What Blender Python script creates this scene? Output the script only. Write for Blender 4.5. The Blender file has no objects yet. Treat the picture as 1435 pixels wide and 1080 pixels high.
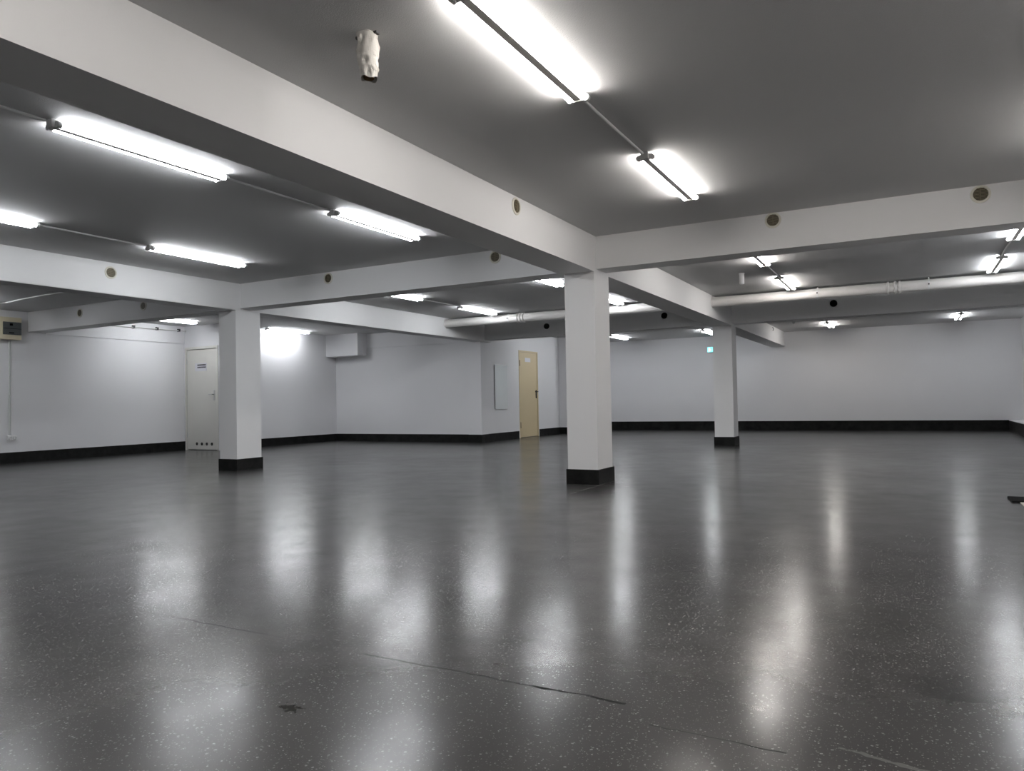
import bpy, bmesh, math, random
from mathutils import Vector, Matrix

random.seed(7)
scene = bpy.context.scene
COL = scene.collection

# ------------------------------------------------------------------ camera, world, exposure
YAW, PITCH, ROLL, FPX = 0.4967, 0.0229, -0.0186, 1024.58
cam_data = bpy.data.cameras.new('camera')
cam = bpy.data.objects.new('camera', cam_data)
COL.objects.link(cam)
fwd = Vector((-math.sin(YAW) * math.cos(PITCH), math.cos(YAW) * math.cos(PITCH), math.sin(PITCH)))
r0 = Vector((math.cos(YAW), math.sin(YAW), 0))
u0 = r0.cross(fwd)
right = r0 * math.cos(ROLL) + u0 * math.sin(ROLL)
up = -r0 * math.sin(ROLL) + u0 * math.cos(ROLL)
M = Matrix((right, up, -fwd)).transposed().to_4x4()
M.translation = Vector((0, 0, 0.85))
cam.matrix_world = M
cam_data.sensor_fit = 'HORIZONTAL'
cam_data.sensor_width = 36.0
cam_data.lens = 36.0 * FPX / 1435.0
cam_data.clip_start = 0.05
scene.camera = cam

world = bpy.data.worlds.new('world')
scene.world = world
world.use_nodes = True
world.node_tree.nodes['Background'].inputs[0].default_value = (0, 0, 0, 1)
world.node_tree.nodes['Background'].inputs[1].default_value = 0.0

vs = scene.view_settings
vs.view_transform = 'Standard'
vs.look = 'None'
vs.gamma = 1.0
vs.use_curve_mapping = False
vs.exposure = 0.1
TUBE_POWER = 62.0

# ------------------------------------------------------------------ materials
def new_mat(name):
    m = bpy.data.materials.new(name)
    m.use_nodes = True
    nt = m.node_tree
    return m, nt, nt.nodes['Principled BSDF']

def N(nt, typ, **kw):
    n = nt.nodes.new(typ)
    for k, v in kw.items():
        if k.startswith('i_'):
            key = k[2:]
            n.inputs[int(key) if key.isdigit() else key].default_value = v
        else:
            setattr(n, k, v)
    return n

def coords(nt):
    return N(nt, 'ShaderNodeTexCoord').outputs['Object']

def paint(name, col, var=0.04, rough=0.6, bump=0.15, scale=90.0, dist=0.002, spec=0.3):
    m, nt, b = new_mat(name)
    L = nt.links
    tc = coords(nt)
    n1 = N(nt, 'ShaderNodeTexNoise', i_Scale=1.3, i_Detail=5.0)
    L.new(tc, n1.inputs['Vector'])
    mix = N(nt, 'ShaderNodeMix', data_type='RGBA')
    mix.inputs['A'].default_value = (*[c * (1 - var) for c in col], 1)
    mix.inputs['B'].default_value = (*[min(1, c * (1 + var)) for c in col], 1)
    L.new(n1.outputs['Fac'], mix.inputs['Factor'])
    L.new(mix.outputs['Result'], b.inputs['Base Color'])
    b.inputs['Roughness'].default_value = rough
    b.inputs['Specular IOR Level'].default_value = spec
    if bump:
        n2 = N(nt, 'ShaderNodeTexNoise', i_Scale=scale, i_Detail=4.0)
        L.new(tc, n2.inputs['Vector'])
        bp = N(nt, 'ShaderNodeBump', i_Strength=bump, i_Distance=dist)
        L.new(n2.outputs['Fac'], bp.inputs['Height'])
        L.new(bp.outputs['Normal'], b.inputs['Normal'])
    return m

def plain(name, col, rough=0.5, metal=0.0, spec=0.5):
    return paint(name, col, 0.06, rough, 0.05, 200.0, 0.0005, spec) if not metal else metal_mat(name, col, rough)

def metal_mat(name, col, rough):
    m, nt, b = new_mat(name)
    b.inputs['Base Color'].default_value = (*col, 1)
    b.inputs['Metallic'].default_value = 1.0
    n = N(nt, 'ShaderNodeTexNoise', i_Scale=40.0)
    r = N(nt, 'ShaderNodeMapRange')
    r.inputs['To Min'].default_value = rough * 0.8
    r.inputs['To Max'].default_value = rough * 1.2
    nt.links.new(n.outputs['Fac'], r.inputs['Value'])
    nt.links.new(r.outputs['Result'], b.inputs['Roughness'])
    return m

def glow(name, col, strength):
    m, nt, b = new_mat(name)
    b.inputs['Base Color'].default_value = (0.8, 0.8, 0.8, 1)
    b.inputs['Emission Color'].default_value = (*col, 1)
    b.inputs['Emission Strength'].default_value = strength
    return m

MAT_WALL = paint('white_wall_paint', (0.72, 0.72, 0.735), 0.02, 0.7, 0.12, 120)
MAT_BEAM = paint('white_beam_paint', (0.74, 0.74, 0.74), 0.025, 0.65, 0.12, 120)
MAT_CEIL = paint('ceiling_plaster', (0.57, 0.57, 0.57), 0.03, 0.8, 0.35, 140, 0.004)
MAT_GREY = plain('grey_plastic', (0.55, 0.55, 0.54), 0.5)
MAT_SPINE = plain('white_enamel', (0.50, 0.47, 0.45), 0.4)
MAT_CONDUIT = plain('conduit_grey', (0.72, 0.72, 0.71), 0.5)
MAT_PIPE = plain('white_pvc', (0.74, 0.72, 0.70), 0.4)
MAT_WHITE = plain('white_plastic', (0.75, 0.75, 0.75), 0.4)
MAT_CREAM = plain('cream_plastic', (0.66, 0.60, 0.44), 0.5)
MAT_VENTRIM = plain('vent_rim_cream', (0.66, 0.64, 0.56), 0.5)
MAT_VENTDARK = plain('vent_brown', (0.025, 0.02, 0.012), 0.6)
MAT_SLAT = plain('vent_slat_tan', (0.19, 0.16, 0.095), 0.5)
MAT_BLACK = plain('matt_black', (0.0012, 0.0012, 0.0012), 0.9, spec=0.0)
MAT_HANDLE = plain('black_handle', (0.006, 0.005, 0.005), 0.6, spec=0.2)
MAT_DOORWHITE = plain('door_offwhite', (0.66, 0.65, 0.61), 0.5)
MAT_DOORBEIGE = plain('door_beige', (0.58, 0.48, 0.30), 0.45)
MAT_PAPER = plain('white_paper', (0.66, 0.66, 0.70), 0.8)
MAT_INK = plain('dark_ink', (0.03, 0.03, 0.04), 0.8)
MAT_SMOKE = plain('smoked_cover', (0.075, 0.085, 0.085), 0.25)
MAT_TILE = plain('cream_tile', (0.55, 0.52, 0.45), 0.4)
MAT_RUBBER = plain('black_rubber', (0.005, 0.005, 0.005), 0.8, spec=0.05)
MAT_STEEL = metal_mat('steel', (0.55, 0.55, 0.55), 0.35)
MAT_DARKMETAL = plain('dark_clip', (0.05, 0.05, 0.05), 0.5)
MAT_SIGN = glow('cyan_sign', (0.10, 0.75, 0.80), 1.6)
MAT_SIGNWHITE = glow('white_sign_pictogram', (0.75, 1.0, 1.0), 1.6)
MAT_TUBE_WARM = glow('lit_tube_warm', (1.0, 0.955, 0.915), TUBE_POWER)
MAT_TUBE_COOL = glow('lit_tube_cool', (0.94, 0.965, 1.0), TUBE_POWER)
MAT_BROWN = plain('brown_cardboard', (0.24, 0.15, 0.07), 0.8)

def mirror_mat():
    m, nt, b = new_mat('mirror_glass')
    b.inputs['Base Color'].default_value = (0.80, 0.84, 0.83, 1)
    b.inputs['Metallic'].default_value = 1.0
    b.inputs['Roughness'].default_value = 0.03
    return m
MAT_MIRROR = mirror_mat()

def baseboard_mat():
    m, nt, b = new_mat('black_baseboard_paint')
    L = nt.links
    tc = coords(nt)
    n = N(nt, 'ShaderNodeTexNoise', i_Scale=6.0, i_Detail=8.0, i_Roughness=0.7)
    L.new(tc, n.inputs['Vector'])
    ramp = N(nt, 'ShaderNodeValToRGB')
    ramp.color_ramp.elements[0].position = 0.35
    ramp.color_ramp.elements[0].color = (0.003, 0.003, 0.003, 1)
    ramp.color_ramp.elements[1].position = 0.75
    ramp.color_ramp.elements[1].color = (0.017, 0.017, 0.016, 1)
    L.new(n.outputs['Fac'], ramp.inputs['Fac'])
    L.new(ramp.outputs['Color'], b.inputs['Base Color'])
    b.inputs['Roughness'].default_value = 0.5
    b.inputs['Specular IOR Level'].default_value = 0.15
    bp = N(nt, 'ShaderNodeBump', i_Strength=0.3, i_Distance=0.003)
    L.new(n.outputs['Fac'], bp.inputs['Height'])
    L.new(bp.outputs['Normal'], b.inputs['Normal'])
    return m
MAT_BASE = baseboard_mat()

def floor_mat():
    m, nt, b = new_mat('polished_dark_terrazzo')
    L = nt.links
    tc = coords(nt)
    sep = N(nt, 'ShaderNodeSeparateXYZ')
    L.new(tc, sep.inputs[0])

    def math_(op, a, c=None, clamp=False):
        n = N(nt, 'ShaderNodeMath', operation=op, use_clamp=clamp)
        for i, v in enumerate((a, c)):
            if v is None:
                continue
            if isinstance(v, (int, float)):
                n.inputs[i].default_value = v
            else:
                L.new(v, n.inputs[i])
        return n.outputs[0]

    def noise(scale, detail=4.0, vec=tc, rough=0.5):
        n = N(nt, 'ShaderNodeTexNoise', i_Scale=scale, i_Detail=detail, i_Roughness=rough)
        L.new(vec, n.inputs['Vector'])
        return n.outputs['Fac']

    def remap(v, a, c, lo, hi):
        n = N(nt, 'ShaderNodeMapRange')
        n.inputs['From Min'].default_value = a
        n.inputs['From Max'].default_value = c
        n.inputs['To Min'].default_value = lo
        n.inputs['To Max'].default_value = hi
        L.new(v, n.inputs['Value'])
        return n.outputs['Result']

    def mixc(fac, a, c):
        n = N(nt, 'ShaderNodeMix', data_type='RGBA')
        L.new(fac, n.inputs['Factor'])
        for key, v in (('A', a), ('B', c)):
            if isinstance(v, tuple):
                n.inputs[key].default_value = (*v, 1)
            else:
                L.new(v, n.inputs[key])
        return n.outputs['Result']

    big = noise(0.55, 5.0)
    mid = noise(3.5, 6.0, rough=0.65)
    base = mixc(remap(big, 0.35, 0.65, 0, 1), (0.045, 0.0445, 0.044), (0.060, 0.0585, 0.057))
    base = mixc(remap(mid, 0.4, 0.75, 0, 0.4), base, (0.030, 0.030, 0.030))
    # stone chips, two sizes
    for sc, thr, pick, colr in ((95.0, 0.22, 0.60, (0.25, 0.25, 0.245)), (180.0, 0.25, 0.55, (0.15, 0.15, 0.147))):
        warp = N(nt, 'ShaderNodeTexNoise', i_Scale=sc * 1.3, i_Detail=1.0)
        L.new(tc, warp.inputs['Vector'])
        wm = N(nt, 'ShaderNodeMix', data_type='RGBA')
        wm.inputs['Factor'].default_value = 0.006
        L.new(tc, wm.inputs['A'])
        L.new(warp.outputs['Color'], wm.inputs['B'])
        vo = N(nt, 'ShaderNodeTexVoronoi', i_Scale=sc)
        L.new(wm.outputs['Result'], vo.inputs['Vector'])
        sc_ = N(nt, 'ShaderNodeSeparateColor')
        L.new(vo.outputs['Color'], sc_.inputs[0])
        size = math_('MULTIPLY', sc_.outputs[1], thr * 1.6)
        inside = math_('LESS_THAN', vo.outputs['Distance'], size)
        chosen = math_('GREATER_THAN', sc_.outputs[0], pick)
        fac = math_('MULTIPLY', inside, chosen)
        fac = math_('MULTIPLY', fac, remap(sc_.outputs[2], 0, 1, 0.35, 1.0))
        base = mixc(fac, base, colr)

    # cracked construction joint running across near the camera, plus paler trowel joints at the columns
    wob = remap(noise(9.0, 3.0), 0.3, 0.7, -0.006, 0.006)
    def line(coord, pos, width, lo, hi, other, breakup):
        dist = math_('ABSOLUTE', math_('ADD', math_('SUBTRACT', coord, pos), wob))
        on = math_('LESS_THAN', dist, width)
        on = math_('MULTIPLY', on, math_('GREATER_THAN', other, lo))
        on = math_('MULTIPLY', on, math_('LESS_THAN', other, hi))
        return math_('MULTIPLY', on, breakup)
    X, Y = sep.outputs[0], sep.outputs[1]
    brk = remap(noise(2.2, 3.0), 0.42, 0.55, 0.6, 1.0)
    crack = line(Y, 1.965, 0.0055, -1.66, -0.72, X, brk)
    crack2 = line(Y, 1.975, 0.0032, -3.2, -1.9, X, remap(noise(1.7), 0.45, 0.6, 0.0, 0.8))
    crack3 = line(Y, 1.86, 0.003, -0.62, -0.28, X, brk)
    dark = math_('MAXIMUM', math_('MAXIMUM', crack, crack2), crack3)
    base = mixc(dark, base, (0.008, 0.008, 0.008))
    pale = math_('MAXIMUM', line(X, -2.757, 0.004, 6.2, 7.6, Y, remap(noise(5.0), 0.35, 0.6, 0.2, 0.8)),
                 line(Y, 6.885, 0.004, -3.35, -2.3, X, remap(noise(5.0), 0.35, 0.6, 0.2, 0.8)))
    base = mixc(pale, base, (0.32, 0.32, 0.31))

    # spots: dark oil stain, dark worn patch, pale scuffs
    def spot(cx, cy, rx, ry, edge=0.35, sc=25.0, amount=1.0, rot=0.0):
        dx, dy = math_('SUBTRACT', X, cx), math_('SUBTRACT', Y, cy)
        if rot:
            c_, s_ = math.cos(rot), math.sin(rot)
            dx, dy = (math_('ADD', math_('MULTIPLY', dx, c_), math_('MULTIPLY', dy, s_)),
                      math_('SUBTRACT', math_('MULTIPLY', dy, c_), math_('MULTIPLY', dx, s_)))
        q = math_('SQRT', math_('ADD', math_('POWER', math_('ABSOLUTE', math_('DIVIDE', dx, rx)), 2.0),
                                math_('POWER', math_('ABSOLUTE', math_('DIVIDE', dy, ry)), 2.0)))
        q = math_('ADD', q, remap(noise(sc, 5.0), 0.3, 0.7, -edge, edge))
        return math_('MULTIPLY', remap(q, 0.7, 1.05, 1.0, 0.0), amount)
    stain = spot(-1.555, 1.525, 0.035, 0.020, 1.0, 45.0, 0.85)
    base = mixc(stain, base, (0.008, 0.007, 0.005))
    base = mixc(spot(0.10, 2.45, 0.16, 0.10, 0.9, 12.0, 0.6), base, (0.014, 0.014, 0.013))
    base = mixc(spot(-0.35, 3.1, 0.45, 0.30, 0.8, 6.0, 0.4), base, (0.018, 0.018, 0.017))
    base = mixc(spot(-0.045, 1.915, 0.12, 0.009, 0.7, 30.0, 0.32, -0.22), base, (0.22, 0.22, 0.21))
    base = mixc(spot(-0.42, 1.62, 0.02, 0.006, 0.6, 40.0, 0.8), base, (0.01, 0.01, 0.01))
    L.new(base, b.inputs['Base Color'])

    rgh = remap(big, 0.35, 0.65, 0.18, 0.225)
    rgh = math_('ADD', rgh, remap(mid, 0.35, 0.7, 0.0, 0.02))
    L.new(rgh, b.inputs['Roughness'])
    L.new(math_('MULTIPLY', math_('SUBTRACT', 1.0, math_('MAXIMUM', dark, stain)), remap(mid, 0.35, 0.68, 0.31, 0.17)), b.inputs['Specular IOR Level'])
    h = math_('ADD', math_('MULTIPLY', noise(5.0, 3.0), 1.0), math_('MULTIPLY', noise(160.0, 2.0), 0.05))
    bp = N(nt, 'ShaderNodeBump', i_Strength=0.22, i_Distance=0.003)
    L.new(h, bp.inputs['Height'])
    L.new(bp.outputs['Normal'], b.inputs['Normal'])
    return m
MAT_FLOOR = floor_mat()

# ------------------------------------------------------------------ mesh helpers
class MB:
    def __init__(self):
        self.bm = bmesh.new()
    def box(self, x0, x1, y0, y1, z0, z1):
        v = [self.bm.verts.new((x, y, z)) for x in (x0, x1) for y in (y0, y1) for z in (z0, z1)]
        for f in ((0, 1, 3, 2), (4, 6, 7, 5), (0, 4, 5, 1), (2, 3, 7, 6), (0, 2, 6, 4), (1, 5, 7, 3)):
            self.bm.faces.new([v[i] for i in f])
        return self
    def ngon_prism(self, pts, z0, z1):
        a = [self.bm.verts.new((x, y, z0)) for x, y in pts]
        c = [self.bm.verts.new((x, y, z1)) for x, y in pts]
        n = len(pts)
        self.bm.faces.new(a[::-1]); self.bm.faces.new(c)
        for i in range(n):
            self.bm.faces.new((a[i], a[(i + 1) % n], c[(i + 1) % n], c[i]))
        return self
    def lathe(self, prof, origin, axis, seg=20, close=False):
        """prof: list of (distance along axis, radius); revolved round axis."""
        ax = Vector(axis).normalized()
        t = Vector((0, 0, 1)) if abs(ax.z) < 0.9 else Vector((1, 0, 0))
        e1 = ax.cross(t).normalized(); e2 = ax.cross(e1)
        o = Vector(origin)
        rings = []
        for d, r in prof:
            if r < 1e-6:
                rings.append([self.bm.verts.new(o + ax * d)])
            else:
                rings.append([self.bm.verts.new(o + ax * d + (e1 * math.cos(2 * math.pi * k / seg) + e2 * math.sin(2 * math.pi * k / seg)) * r) for k in range(seg)])
        for A, B in zip(rings, rings[1:]):
            for k in range(seg):
                k2 = (k + 1) % seg
                if len(A) == 1 and len(B) == 1:
                    continue
                if len(A) == 1:
                    self.bm.faces.new((A[0], B[k2], B[k]))
                elif len(B) == 1:
                    self.bm.faces.new((A[k], A[k2], B[0]))
                else:
                    self.bm.faces.new((A[k], A[k2], B[k2], B[k]))
        return self
    def cyl(self, p0, p1, r, seg=16):
        p0, p1 = Vector(p0), Vector(p1)
        d = (p1 - p0).length
        return self.lathe([(0, 0), (0, r), (d, r), (d, 0)], p0, p1 - p0, seg)
    def tube(self, pts, r, seg=8):
        for a, c in zip(pts, pts[1:]):
            self.cyl(a, c, r, seg)
        return self
    def bevel(self, w, seg=2):
        edges = [e for e in self.bm.edges if len(e.link_faces) == 2 and e.calc_face_angle(0) > 0.6]
        bmesh.ops.bevel(self.bm, geom=edges, offset=w, segments=seg, affect='EDGES', profile=0.5)
        return self
    def build(self, name, mat, parent=None, smooth=False):
        bmesh.ops.recalc_face_normals(self.bm, faces=self.bm.faces[:])
        me = bpy.data.meshes.new(name)
        self.bm.to_mesh(me); self.bm.free()
        me.materials.append(mat)
        if smooth:
            for p in me.polygons:
                p.use_smooth = True
            try:
                me.set_sharp_from_angle(angle=0.7)
            except Exception:
                pass
        o = bpy.data.objects.new(name, me)
        COL.objects.link(o)
        if parent:
            o.parent = parent
        return o

def empty(name, loc=(0, 0, 0)):
    o = bpy.data.objects.new(name, None)
    o.empty_display_size = 0.1
    o.location = loc
    COL.objects.link(o)
    return o

def tag(o, label=None, cat=None, group=None, kind=None):
    if label: o['label'] = label
    if cat: o['category'] = cat
    if group: o['group'] = group
    if kind: o['kind'] = kind
    return o

def struct(o, label=None):
    return tag(o, label=label, kind='structure')

def copy_tree(o, parent=None):
    c = o.copy(); COL.objects.link(c); c.parent = parent
    for ch in list(o.children):
        copy_tree(ch, c)
    return c

# ------------------------------------------------------------------ dimensions (metres)
ZC = 2.529                     # ceiling
ZA, ZBM = 2.166, 2.195         # undersides of long and cross beams
XL, XR = -13.09, 2.27          # left and right walls
Y0, YW = -3.0, 19.914          # wall behind the camera, far wall
A1L, A1R = -3.145, -2.774
A2L, A2R = -8.268, -7.963
BEAMS_Y = ((-2.0, -1.72), (6.969, 7.252), (13.495, 13.780))
YD, XS, X3, YB = 10.009, -11.95, -12.215, 13.573
XM, XP, YJ, XJ = -8.12, -8.07, 17.584, -7.75
T = 0.2

# ------------------------------------------------------------------ room shell
outline = [(XL - T, Y0 - T), (XR + T, Y0 - T), (XR + T, YW + T), (XL - T, YW + T)]
struct(MB().ngon_prism(outline, -0.15, 0.0).build('floor', MAT_FLOOR), 'polished dark terrazzo floor with pale stone chips')
struct(MB().ngon_prism(outline, ZC, ZC + 0.2).build('ceiling', MAT_CEIL), 'pale plastered ceiling between the concrete beams')

D1 = (-13.055, -12.075, 2.095)     # door opening in the alcove wall (x0, x1, top)
D2 = (15.33, 16.33, 2.085)         # door opening in the mirror wall (y0, y1, top)

struct(MB().box(XL - T, XL, Y0 - T, YD + 0.35, 0, ZC).build('wall_left', MAT_WALL), 'long white wall on the left')
w = MB().box(XL, D1[0], YD, YD + 0.35, 0, ZC).box(D1[0], D1[1], YD, YD + 0.35, D1[2], ZC).box(D1[1], XS, YD, YD + 0.35, 0, ZC)
w.box(D1[0], D1[1], YD + 0.25, YD + 0.35, 0, D1[2])
struct(w.build('wall_door_alcove', MAT_WALL), 'short white wall holding the off-white door')
struct(MB().box(X3 - T, X3, YD + 0.35, YB + T, 0, ZC).build('wall_behind_column', MAT_WALL), 'white wall beside the wall-washing light, behind the left column')
struct(MB().box(X3, XM - T, YB, YB + T, 0, ZC).build('wall_back_left', MAT_WALL), 'white back wall left of the mirror')
struct(MB().box(-8.405, XP, BEAMS_Y[2][0], 13.78, 0, ZA).build('wall_pilaster', MAT_WALL), 'flat white pilaster at the corner left of the mirror')
w = MB().box(XM - T, XM, 13.78, D2[0], 0, ZC).box(XM - T, XM, D2[0], D2[1], D2[2], ZC).box(XM - T, XM, D2[1], YJ, 0, ZC)
w.box(XM - T, XM - 0.12, D2[0], D2[1], 0, D2[2])
struct(w.build('wall_mirror_side', MAT_WALL), 'white side wall with mirror and beige door')
struct(MB().box(XM - T, XJ, YJ, YW + T, 0, ZC).build('wall_return', MAT_WALL), 'white wall return right of the beige door')
struct(MB().box(XJ, XR + T, YW, YW + T, 0, ZC).build('wall_far', MAT_WALL), 'long white far wall')
struct(MB().box(XR, XR + T, Y0 - T, YW, 0, ZC).build('wall_right', MAT_WALL), 'white wall on the right')
struct(MB().box(XL, XR, Y0 - T, Y0, 0, ZC).build('wall_rear', MAT_WALL), 'white wall behind the camera')

# slightly proud ring-beam bands at the wall heads
struct(MB().box(XL, XL + 0.022, 7.252, YD, ZA + 0.01, ZC).build('trim_1', MAT_WALL), 'slightly proud plaster band along top of left wall')
struct(MB().box(X3, A2L, YB - 0.022, YB, ZA + 0.02, ZC).build('trim_2', MAT_WALL), 'slightly proud plaster band along top of back wall')

# beams
def beam(x0, x1, y0, y1, z0, label):
    o = MB().box(x0, x1, y0, y1, z0, ZC).bevel(0.006, 1).build('ceiling_beam', MAT_BEAM)
    return struct(o, label)
beam(A1L, A1R, Y0, YW, ZA, 'large white ceiling beam running from top left to the far wall')
b2 = beam(A2L, A2R, Y0, 13.78, ZA, 'second long white ceiling beam over the left column')
MBx = MB().box(A2R, A2R + 0.006, Y0, 6.969, ZA + 0.006, ZA + 0.05)
MBx.build('edge_strip', MAT_BEAM, b2)
beam(A1R, XR, *BEAMS_Y[1], ZBM, 'white cross beam right of the middle column')
beam(A2R, A1L, *BEAMS_Y[1], ZBM, 'white cross beam between left and middle columns')
beam(XL, A2L, *BEAMS_Y[1], ZBM, 'white cross beam meeting the left wall beside the fuse box')
beam(A1R, XR, *BEAMS_Y[2], ZBM, 'far cross beam behind the pipe, right of the far column')
beam(A2R, A1L, *BEAMS_Y[2], ZBM, 'far cross beam behind the pipe, above the beige door')
beam(A1R, XR, *BEAMS_Y[0], ZBM, 'cross beam overhead, above the camera')
beam(A2R, A1L, *BEAMS_Y[0], ZBM, 'cross beam overhead, left of the camera')
beam(XL, A2L, *BEAMS_Y[0], ZBM, 'cross beam overhead, by the left wall')

# soffit box in the corner of the back wall
tag(MB().box(X3, -11.245, 13.235, YB - 0.022, 2.012, ZC).bevel(0.004, 1).build('soffit_box', MAT_WALL),
    'white boxed-in duct hanging in the back corner under the ceiling', 'duct box')

# baseboards
BT = 0.015
HB, HF = 0.168, 0.240
def bb(name, *boxes, h=HB):
    m = MB()
    for bx in boxes:
        m.box(*bx, 0.0, h)
    return struct(m.build(name, MAT_BASE), 'black painted baseboard')
bb('baseboard_left', (XL, XL + BT, Y0, YD), h=0.175)
bb('baseboard_behind_column', (X3, X3 + BT, YD + 0.35, YB))
bb('baseboard_back_left', (X3 + BT, -8.405, YB - BT, YB))
bb('baseboard_pilaster', (-8.405, XP + BT, 13.495 - BT, 13.495), (XP, XP + BT, 13.495, 13.78))
bb('baseboard_mirror_side', (XM, XM + BT, 13.78, D2[0] - 0.05), (XM, XM + BT, D2[1] + 0.05, YJ - BT))
bb('baseboard_return', (XM, XJ + BT, YJ - BT, YJ), (XJ, XJ + BT, YJ, YW - BT))
bb('baseboard_far', (XJ, 1.98, YW - BT, YW), h=HF)
# plinth along the right wall: black face, pale top
struct(MB().box(1.98, XR, Y0, YW, 0, HF - 0.012).build('baseboard_right', MAT_BASE), 'deep black plinth along the right wall')
struct(MB().box(1.985, XR, Y0, YW, HF - 0.012, HF).build('trim_3', MAT_WALL), 'pale ledge on top of the right plinth')

# ------------------------------------------------------------------ columns
def column(x0, x1, y0, y1, label):
    cx, cy = (x0 + x1) / 2, (y0 + y1) / 2
    t = empty('column', (cx, cy, 0))
    hx, hy = (x1 - x0) / 2, (y1 - y0) / 2
    MB().box(-hx, hx, -hy, hy, 0, ZA).bevel(0.006, 2).build('shaft', MAT_BEAM, t)
    m = MB()
    k = 0.015
    m.ngon_prism([(-hx - k, -hy - k), (hx + k, -hy - k), (hx + k, hy + k), (-hx - k, hy + k)], 0, 0.152)
    m.bevel(0.003, 1)
    pl = m.build('plinth', MAT_BASE, t)
    pl['label'] = 'black painted band round the foot'
    return tag(t, label, 'column', 'square white columns')
column(-3.105, -2.774, 6.909, 7.318, 'nearest and tallest-looking white column, in the middle of the room')
column(-8.299, -7.968, 6.897, 7.319, 'white column on the left in front of the off-white door')
column(-3.116, -2.774, 13.457, 13.826, 'small far white column beside the cyan exit sign')

# ------------------------------------------------------------------ fluorescent lights
def make_light(tube_mat):
    t = empty('fluorescent_light')
    h = 0.585
    sp = MB().box(-0.021, 0.021, -h - 0.012, h + 0.012, -0.044, -0.001).bevel(0.003, 1).build('spine', MAT_SPINE, t)
    for s in (-1, 1):
        m = MB()
        y = s * (h + 0.004)
        m.box(-0.048, 0.048, y - 0.011, y + 0.011, -0.047, -0.012)
        for q in (-1, 1):
            m.cyl((q * 0.046, y - 0.013, -0.033), (q * 0.046, y + 0.013, -0.033), 0.019, 12)
        m.box(-0.026, 0.026, y - 0.018 + s * 0.012, y + 0.018 + s * 0.012, -0.048, -0.0)
        m.build('end_holder', MAT_GREY, t)
    for q in (-1, 1):
        MB().cyl((q * 0.046, -h + 0.009, -0.033), (q * 0.046, h - 0.009, -0.033), 0.0135, 12).build('tube', tube_mat, t, smooth=True)
    return t
proto_warm = make_light(MAT_TUBE_WARM)
proto_cool = make_light(MAT_TUBE_COOL)
used = set()
LIGHTS = [
    # x, centre y, warm?, label
    (-1.525, 3.045, 1, 'largest twin-tube light, cut off by the top edge of the view'),
    (-1.525, 0.75, 1, 'twin-tube light overhead above the camera, outside the view'),
    (1.03, 0.75, 1, 'twin-tube light overhead right of the camera, outside the view'),
    (-4.265, 0.72, 0, 'twin-tube light overhead left of the camera, beyond the large beam'),
    (-6.73, 0.75, 0, 'twin-tube light far left of the camera, outside the view'),
    (-1.515, 5.325, 1, 'twin-tube light right of centre, between largest light and right cross beam'),
    (1.03, 3.045, 1, 'twin-tube light overhead to the right, outside the view'),
    (1.03, 5.325, 1, 'twin-tube light just beyond the right edge, seen as a glow on the ceiling'),
    (-4.265, 3.0, 0, 'long twin-tube light at upper left under the large beam'),
    (-4.255, 5.31, 0, 'twin-tube light left of the middle column, tucked beside the large beam'),
    (-6.73, 3.06, 0, 'twin-tube light cut off by the left edge of the view'),
    (-6.73, 5.345, 0, 'twin-tube light above the left column'),
    (-6.70, 8.80, 0, 'twin-tube light half hidden by the cross beam left of the middle column'),
    (-6.69, 11.12, 0, 'twin-tube light meeting the white pipe, above the mirror'),
    (-4.29, 8.81, 0, 'twin-tube light showing at the left of the middle column top'),
    (-4.25, 11.17, 0, 'twin-tube light partly hidden behind the right of the middle column'),
    (-1.51, 8.81, 1, 'twin-tube light half hidden behind the right cross beam, near the white ceiling detector'),
    (-1.515, 11.11, 1, 'small twin-tube light in front of the pipe, right of the white detector'),
    (1.02, 8.75, 0, 'twin-tube light cut by the right edge under the right cross beam'),
    (1.03, 11.10, 0, 'small twin-tube light over the pipe near the right edge'),
    (-1.555, 18.15, 1, 'tiny twin-tube light near far wall, right of the far column'),
    (0.99, 18.05, 0, 'tiny rightmost twin-tube light near the far wall'),
    (-6.6, 15.6, 0, 'twin-tube light hidden above the far cross beam near the beige door'),
    (-6.6, 18.05, 0, 'tiny twin-tube light right of the middle column under the far ceiling'),
    (-4.3, 18.15, 0, 'tiny twin-tube light above the cyan exit sign, cut by the far column'),
    (-12.0, 5.3, 0, 'twin-tube light by the left wall, outside the left edge'),
    (-12.02, 8.86, 0, 'twin-tube light over the off-white door, left of the left column'),
    (-11.80, 11.62, 0, 'twin-tube light washing the wall right of the left column'),
    (-9.36, 11.1, 0, 'twin-tube light hidden behind the second long beam, before the back wall'),
]
for x, y, warm, label in LIGHTS:
    p = proto_warm if warm else proto_cool
    if warm in used:
        o = copy_tree(p)
    else:
        o = p; used.add(warm)
    o.location = (x * 1.010, y * 1.010, ZC)
    tag(o, label, 'ceiling light', 'twin-tube fluorescent ceiling lights')

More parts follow.
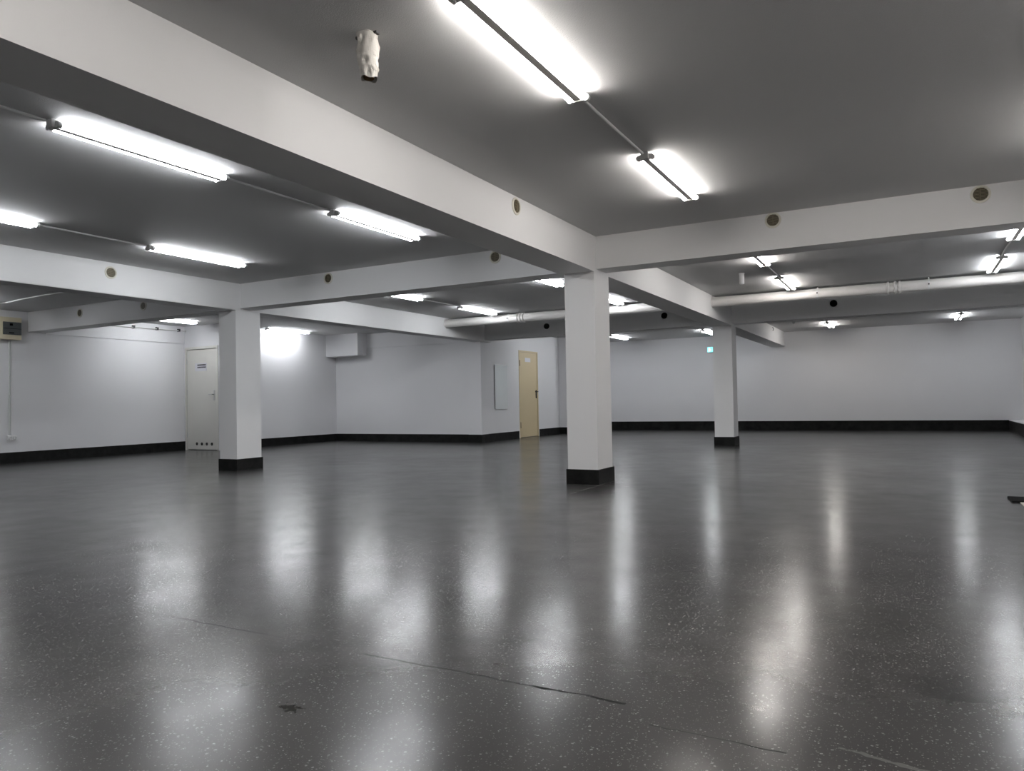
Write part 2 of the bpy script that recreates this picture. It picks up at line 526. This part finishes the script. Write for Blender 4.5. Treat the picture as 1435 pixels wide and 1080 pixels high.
# conduits feeding the rows
def conduit(x, y0, y1, label):
    n = max(2, int((y1 - y0) / 0.4))
    pts = []
    for i in range(n + 1):
        off = 0.0 if i in (0, n) else random.uniform(-0.007, 0.007)
        pts.append((x + off, y0 + (y1 - y0) * i / n, ZC - 0.015))
    bm = bmesh.new()
    prev = None
    for px_, py_, pz_ in pts:
        ring = [bm.verts.new((px_ + 0.0085 * math.cos(k * math.pi / 4), py_, pz_ + 0.0085 * math.sin(k * math.pi / 4))) for k in range(8)]
        if prev:
            for k in range(8):
                bm.faces.new((prev[k], prev[(k + 1) % 8], ring[(k + 1) % 8], ring[k]))
        else:
            bm.faces.new(ring)
        prev = ring
    bm.faces.new(prev[::-1])
    m = MB(); m.bm.free(); m.bm = bm
    return tag(m.build('conduit', MAT_CONDUIT, smooth=True), label, 'conduit', 'light conduits on the ceiling')
conduit(-1.535, 3.705, 4.745, 'thin grey conduit joining the two nearest lights right of centre')
conduit(-4.305, 1.36, 2.39, 'thin grey conduit entering at the left edge before the upper left light')
conduit(-4.305, 3.665, 4.725, 'thin grey conduit between the two lights beside the large beam')
conduit(-6.80, 3.725, 4.765, 'thin grey conduit left of the light above the left column')
conduit(-6.76, 9.525, 10.595, 'thin conduit joining two lights above the back wall')
conduit(-1.528, 9.535, 10.585, 'thin conduit joining two small lights beside the white ceiling detector')
conduit(1.035, 9.475, 10.575, 'thin conduit between the two lights at the right edge')
conduit(-1.57, 16.5, 17.695, 'short conduit before the tiny far light right of the far column')
conduit(1.0, 16.4, 17.595, 'short conduit before the tiny rightmost far light')
# cable looping across the ceiling on the far left
m = MB()
pts = [(-12.4 + 0.24 * i, 6.05 + 0.03 * math.sin(i * 0.7), ZC - 0.012 - (0.012 if i < 3 else 0)) for i in range(12)]
m.tube(pts, 0.009, 8)
tag(m.build('ceiling_cable', MAT_WHITE), 'white cable crossing the ceiling above the fuse box', 'cable')

# ------------------------------------------------------------------ round vents
def make_vent():
    t = empty('round_vent')
    MB().lathe([(0.0, 0.072), (0.006, 0.071), (0.010, 0.064), (0.010, 0.056), (0.003, 0.052), (0.0, 0.052)], (0, 0, 0), (0, -1, 0), 28).build('rim', MAT_VENTRIM, t, smooth=True)
    MB().lathe([(0.001, 0.0), (0.001, 0.053)], (0, 0, 0), (0, -1, 0), 24).build('back_plate', MAT_VENTDARK, t)
    m = MB()
    for i in range(-4, 5):
        z = i * 0.0115
        hw = math.sqrt(max(0.0, 0.053 ** 2 - z * z))
        if hw > 0.01:
            m.box(-hw, hw, -0.008, -0.0015, z - 0.0024, z + 0.0024)
    m.box(-0.002, 0.002, -0.009, -0.0015, -0.051, 0.051)
    s = m.build('slats', MAT_SLAT, t)
    s['kind'] = 'stuff'
    return t
vp = make_vent()
VENTS = [
    ((A1R, 5.243, 2.447), math.pi / 2, 'round vent on the side of the large beam'),
    ((-1.043, 6.969, 2.462), 0, 'round vent on the right cross beam, nearer the middle column'),
    ((0.554, 6.969, 2.457), 0, 'biggest-looking round vent, on the cross beam near the right edge'),
    ((-6.378, 6.969, 2.450), 0, 'round vent on the cross beam just right of the left column'),
    ((-3.957, 6.969, 2.451), 0, 'round vent on the cross beam just left of the middle column'),
    ((-11.61, 6.969, 2.405), 0, 'round vent on the cross beam nearest the fuse box'),
    ((-10.02, 6.969, 2.395), 0, 'round vent half hidden under the second long beam at left'),
    ((A2R, 5.134, 2.412), math.pi / 2, 'pale round vent on the second long beam at left'),
]
for i, (loc, rz, label) in enumerate(VENTS):
    o = vp if i == 0 else copy_tree(vp)
    o.location = loc
    o.rotation_euler = (0, 0, rz)
    tag(o, label, 'vent', 'round vents in the beams')

# duct holes in the far beam: black discs stand in for the dark inside
for i, (x, z, label) in enumerate([(-6.482, 2.393, 'black round hole in the far beam above the beige door'),
                                   (-4.013, 2.430, 'black round hole in the far beam right of the middle column'),
                                   (-1.078, 2.425, 'black round hole in the far beam below the right pipe')]):
    o = MB().lathe([(0.0, 0.0), (0.0, 0.049), (0.014, 0.049), (0.014, 0.058), (0.0, 0.058)], (0, 0, 0), (0, -1, 0), 24).build('duct_hole', MAT_BLACK)
    o.location = (x, BEAMS_Y[2][0], z)
    tag(o, label, 'duct hole', 'open duct holes in the far beam')

# ------------------------------------------------------------------ ventilation pipes
def pipe(x0, x1, hangers, couplings, label):
    yc, zc, r = 12.02, 2.420, 0.079
    t = empty('ventilation_pipe', (x0, yc, zc))
    L_ = x1 - x0
    MB().cyl((0, 0, 0), (L_, 0, 0), r, 32).build('pipe_run', MAT_PIPE, t, smooth=True)
    for s, xx in ((1, 0.0), (-1, L_)):
        MB().lathe([(0, r), (0, r + 0.008), (0.012 * s, r + 0.008), (0.012 * s, r)], (xx, 0, 0), (1, 0, 0), 32).build('wall_collar', MAT_PIPE, t)
    for x in hangers:
        hg = MB().lathe([(-0.010, r), (-0.010, r + 0.007), (0.010, r + 0.007), (0.010, r)], (x - x0, 0, 0), (1, 0, 0), 32).build('hanger_strap', MAT_WHITE, t)
        MB().cyl((x - x0, -0.0, r), (x - x0, -0.0, ZC - zc), 0.007, 8).build('hanger_rod', MAT_STEEL, hg)
        MB().box(x - x0 - 0.008, x - x0 + 0.008, -r - 0.024, -r - 0.002, -0.012, 0.012).build('strap_bolt', MAT_DARKMETAL, hg)
    for x in couplings:
        MB().lathe([(-0.016, r), (-0.013, r + 0.013), (0.013, r + 0.013), (0.016, r)], (x - x0, 0, 0), (1, 0, 0), 32).build('coupling_ring', MAT_PIPE, t, smooth=True)
    return tag(t, label, 'pipe', 'white ventilation pipes')
pipe(A1R, XR, (-1.178, 0.296), (-0.223, -0.131, -0.072), 'white ventilation pipe right of the large beam, with three coupling rings')
pipe(A2R, A1L, (-6.545, -4.6), (-6.36, -6.30, -6.235), 'white ventilation pipe left of the large beam, above mirror and beige door')

# ------------------------------------------------------------------ doors
# off-white door in the alcove
x0, x1, zt = D1
fr = MB().box(x0, x0 + 0.035, YD - 0.012, YD + 0.12, 0, zt).box(x1 - 0.045, x1, YD - 0.012, YD + 0.12, 0, zt).box(x0 + 0.035, x1 - 0.045, YD - 0.012, YD + 0.12, zt - 0.05, zt)
d1 = empty('door_1', ((x0 + x1) / 2, YD, 0))
def rel(o, t):
    o.parent = t
    o.location = -t.location
    return o
rel(fr.build('door_frame', MAT_DOORWHITE), d1)
lx0, lx1 = x0 + 0.039, x1 - 0.051
leaf = rel(MB().box(lx0, lx1, YD + 0.012, YD + 0.05, 0.012, zt - 0.056).bevel(0.003, 1).build('door_leaf', MAT_DOORWHITE), d1)
def sub(o, part):
    o.parent = part
    return o
for z in (0.30, 1.18, 1.80):
    sub(MB().cyl((lx0 - 0.002, YD + 0.004, z - 0.05), (lx0 - 0.002, YD + 0.004, z + 0.05), 0.008, 10).build('hinge', MAT_STEEL), leaf)
hx = lx1 - 0.085
hd = MB().box(hx - 0.02, hx + 0.02, YD + 0.004, YD + 0.012, 1.00, 1.20)
hd.cyl((hx, YD + 0.01, 1.12), (hx, YD - 0.045, 1.12), 0.009, 10).cyl((hx + 0.008, YD - 0.04, 1.12), (hx - 0.11, YD - 0.04, 1.118), 0.009, 10)
sub(hd.build('handle', MAT_STEEL), leaf)
for i in range(4):
    cx = lx0 + 0.28 + i * 0.148
    sub(MB().lathe([(0, 0), (0, 0.022), (0.004, 0.024), (0.004, 0.030), (0, 0.030)], (cx, YD + 0.012, 0.125), (0, -1, 0), 14).build('vent_hole', MAT_BLACK), leaf)
note = sub(MB().box(-12.775, -12.425, YD + 0.009, YD + 0.012, 1.60, 1.76).build('paper_notice', MAT_PAPER), leaf)
note['label'] = 'white paper notice with two lines of dark lettering'
ink = MB()
for row, z in enumerate((1.722, 1.675)):
    x = -12.70
    while x < -12.46:
        wd = random.uniform(0.014, 0.024)
        ink.box(x, min(x + wd, -12.45), YD + 0.0078, YD + 0.009, z - 0.014, z + 0.014)
        x += wd + 0.005
lt = sub(ink.build('notice_lettering', MAT_INK), leaf); lt['kind'] = 'stuff'
struct(d1, 'off-white door with paper notice and four vent holes at bottom')

# beige door in the mirror wall
y0, y1, zt = D2
d2 = empty('door_2', (XM, (y0 + y1) / 2, 0))
rel(MB().box(XM - 0.10, XM + 0.010, y0, y0 + 0.035, 0, zt).box(XM - 0.10, XM + 0.010, y1 - 0.035, y1, 0, zt).box(XM - 0.10, XM + 0.010, y0 + 0.035, y1 - 0.035, zt - 0.035, zt).build('door_frame', MAT_DOORBEIGE), d2)
leaf = rel(MB().box(XM - 0.055, XM - 0.004, y0 + 0.039, y1 - 0.039, 0.01, zt - 0.039).bevel(0.003, 1).build('door_leaf', MAT_DOORBEIGE), d2)
for z in (0.30, 1.78):
    sub(MB().cyl((XM + 0.008, y0 + 0.038, z - 0.07), (XM + 0.008, y0 + 0.038, z + 0.07), 0.011, 10).build('hinge', MAT_DARKMETAL), leaf)
hy = y1 - 0.095
hd = MB().box(XM - 0.004, XM + 0.006, hy - 0.022, hy + 0.022, 0.94, 1.14)
hd.cyl((XM, hy, 1.10), (XM + 0.05, hy, 1.10), 0.011, 10).cyl((XM + 0.046, hy + 0.01, 1.10), (XM + 0.046, hy - 0.13, 1.10), 0.011, 10)
hh = sub(hd.build('handle', MAT_HANDLE), leaf); hh['label'] = 'black lever handle on a long plate'
sg = sub(MB().box(XM - 0.004, XM - 0.001, y0 + 0.33, y0 + 0.62, 1.82, 1.92).build('name_plate', MAT_PAPER), leaf)
sg['label'] = 'small pale plate'
struct(d2, 'beige metal door with black lever handle, right of the mirror')

# ------------------------------------------------------------------ mirror
mt = empty('wall_mirror', (XM, 14.43, 0.70))
MB().box(0.002, 0.016, -0.275, 0.275, 0.0, 1.0).build('backing', MAT_DARKMETAL, mt)
MB().box(0.016, 0.021, -0.275, 0.275, 0.0, 1.0).bevel(0.002, 1).build('mirror_glass', MAT_MIRROR, mt)
tag(mt, 'frameless rectangular mirror on the white wall left of the beige door', 'mirror')

# ------------------------------------------------------------------ electrical things on the left wall
fb = empty('fuse_box', (XL, 6.60, 2.04))
MB().box(0.0, 0.11, -0.20, 0.21, 0.0, 0.365).bevel(0.008, 2).build('box_body', MAT_CREAM, fb)
win = MB().box(0.11, 0.128, -0.075, 0.20, 0.075, 0.285).bevel(0.004, 1).build('cover_window', MAT_SMOKE, fb)
win['label'] = 'smoked grey hinged cover'
MB().box(0.128, 0.131, -0.07, 0.195, 0.174, 0.180).build('cover_seam', MAT_BLACK, win)
MB().box(0.128, 0.134, 0.02, 0.065, 0.225, 0.262).build('switch', MAT_BLACK, win)
MB().box(0.128, 0.134, 0.01, 0.085, 0.098, 0.115).build('switch', MAT_BLACK, win)
tag(fb, 'cream fuse box with smoked cover at the left edge, under the ceiling', 'fuse box')

cd = MB()
for q in (-0.012, 0.020):
    cd.cyl((XL + 0.011, 6.68 + q, 0.45), (XL + 0.011, 6.68 + q, 2.04), 0.009, 8)
tag(cd.build('wall_conduit', MAT_WHITE), 'pair of thin white conduits running down from fuse box to socket', 'conduit')
so = empty('wall_socket', (XL, 6.69, 0.415))
MB().box(0, 0.03, -0.055, 0.005, -0.045, 0.045).bevel(0.006, 2).box(0, 0.03, 0.008, 0.085, -0.045, 0.045).build('socket_body', MAT_WHITE, so)
for q in (-0.025, 0.046):
    MB().lathe([(0.03, 0.027), (0.046, 0.027), (0.046, 0.021), (0.034, 0.020), (0.034, 0)], (0, q, 0), (1, 0, 0), 16).build('socket_ring', MAT_WHITE, so)
tag(so, 'white double wall socket low on the left wall', 'socket')

pp = empty('wall_pipe', (XL + 0.06, 7.26, 2.405))
MB().cyl((0, 0, 0), (0, YD - 7.26, 0.03), 0.012, 10).build('pipe_run', MAT_GREY, pp)
for y in (8.86, 9.36, 9.85):
    z = 0.03 * (y - 7.26) / (YD - 7.26)
    MB().box(-0.06 + 0.022, 0.014, y - 7.26 - 0.02, y - 7.26 + 0.02, z - 0.018, z + 0.035).build('pipe_clip', MAT_DARKMETAL, pp)
tag(pp, 'thin grey pipe on three dark clips high on the left wall', 'pipe')

# ------------------------------------------------------------------ ceiling details
# white capped stub near the far pipe and a smaller one beyond
det = empty('ceiling_detector', (-1.937, 10.125, ZC))
MB().lathe([(0, 0), (0, 0.040), (-0.012, 0.040), (-0.014, 0.033), (-0.135, 0.033), (-0.148, 0.026), (-0.15, 0)], (0, 0, 0), (0, 0, 1), 20).build('body', MAT_WHITE, det, smooth=True)
tag(det, 'small white cylindrical detector hanging from ceiling left of the small lights', 'detector')
det2 = empty('ceiling_detector', (-2.137, 16.737, ZC))
MB().lathe([(0, 0), (0, 0.055), (-0.03, 0.05), (-0.10, 0.018), (-0.11, 0)], (0, 0, 0), (0, 0, 1), 18).build('body', MAT_WHITE, det2, smooth=True)
tag(det2, 'tiny white cone-shaped detector on far ceiling right of far column', 'detector')
hk = MB().tube([(A1R + 0.001, 17.98, 2.49), (A1R + 0.03, 17.98, 2.48), (A1R + 0.03, 17.98, 2.43), (A1R + 0.012, 17.98, 2.415)], 0.008, 8)
tag(hk.build('beam_hook', MAT_DARKMETAL), 'small dark hook on the end of the large beam near the far wall', 'hook')

# crumpled wrapping round a ceiling fitting
wr = empty('wrapped_ceiling_fitting', (-2.115, 2.585, ZC))
bm = bmesh.new()
SEG, RNG = 40, 34
rng = random.Random(3)
folds = [(rng.uniform(0, 6.28), rng.uniform(0.15, 0.95), rng.uniform(0.2, 0.45), rng.uniform(0.03, 0.09), rng.uniform(-0.016, 0.012)) for _ in range(90)]
rings = []
for j in range(RNG + 1):
    u = j / RNG
    ring = []
    for k in range(SEG):
        a = 2 * math.pi * k / SEG
        r = 0.047 + 0.003 * math.sin(u * 5.0) - 0.008 * max(0, u - 0.6) / 0.4
        for fa, fu, wa, wu, amp in folds:
            da = (a - fa + math.pi) % (2 * math.pi) - math.pi
            q = abs(da / wa + (u - fu) * 3.0)
            e = abs((u - fu) / (wu * 1.8))
            r += amp * max(0, 1 - q) * max(0, 1 - e)
        zz = -u * 0.205
        if j == RNG:
            zz += 0.006 * math.sin(3 * a + 0.5)
        if j == 0:
            r += 0.004 * math.sin(5 * a)
        ring.append(bm.verts.new((r * math.cos(a) + 0.008 * u, r * math.sin(a), zz)))
    rings.append(ring)
for A, B in zip(rings, rings[1:]):
    for k in range(SEG):
        bm.faces.new((A[k], A[(k + 1) % SEG], B[(k + 1) % SEG], B[k]))
inner = [bm.verts.new((v.co.x * 0.9, v.co.y * 0.9, v.co.z + 0.03)) for v in rings[-1]]
for k in range(SEG):
    bm.faces.new((rings[-1][k], rings[-1][(k + 1) % SEG], inner[(k + 1) % SEG], inner[k]))
w = MB(); w.bm.free(); w.bm = bm
w.build('wrapping', plain('crumpled_white_film', (0.56, 0.54, 0.50), 0.55), wr)
MB().lathe([(-0.203, 0.024), (-0.150, 0.022), (-0.150, 0.0)], (0.006, 0, 0), (0, 0, 1), 20).build('cardboard_core', MAT_BROWN, wr)
MB().box(-0.058, -0.03, -0.012, 0.012, -0.012, 0).build('dark_gap_block', MAT_DARKMETAL, wr)  # dark blocks stand in for the shaded gaps either side of the wrapping's top
MB().box(0.03, 0.062, -0.012, 0.012, -0.010, 0).build('dark_gap_block', MAT_DARKMETAL, wr)
tag(wr, 'ceiling fitting wrapped in crumpled white film near the top edge', 'fitting')

# ------------------------------------------------------------------ exit sign on the far wall
ex = empty('exit_sign', (-4.60, YW, 2.095))
MB().box(-0.15, 0.15, -0.05, 0.0, 0.0, 0.145).bevel(0.006, 1).build('sign_body', MAT_WHITE, ex)
MB().box(-0.142, 0.142, -0.054, -0.05, 0.008, 0.137).build('lit_panel', MAT_SIGN, ex)
MB().box(-0.11, -0.07, -0.057, -0.054, 0.025, 0.12).build('pictogram', MAT_SIGNWHITE, ex)
tag(ex, 'small glowing cyan exit sign on far wall, left of far column', 'exit sign')

# ------------------------------------------------------------------ right edge: floor strip and pale tile
tag(MB().box(0.683, 1.6, 6.846, 7.16, 0.0, 0.012).bevel(0.003, 1).build('rubber_strip', MAT_RUBBER),
    'black rubber strip on the floor at the right edge', 'floor mat')
tag(MB().box(0.735, 1.6, 5.9, 6.84, 0.0, 0.006).build('pale_floor_panel', MAT_TILE),
    'pale cream floor panel beside the black strip at the right edge', 'floor panel')
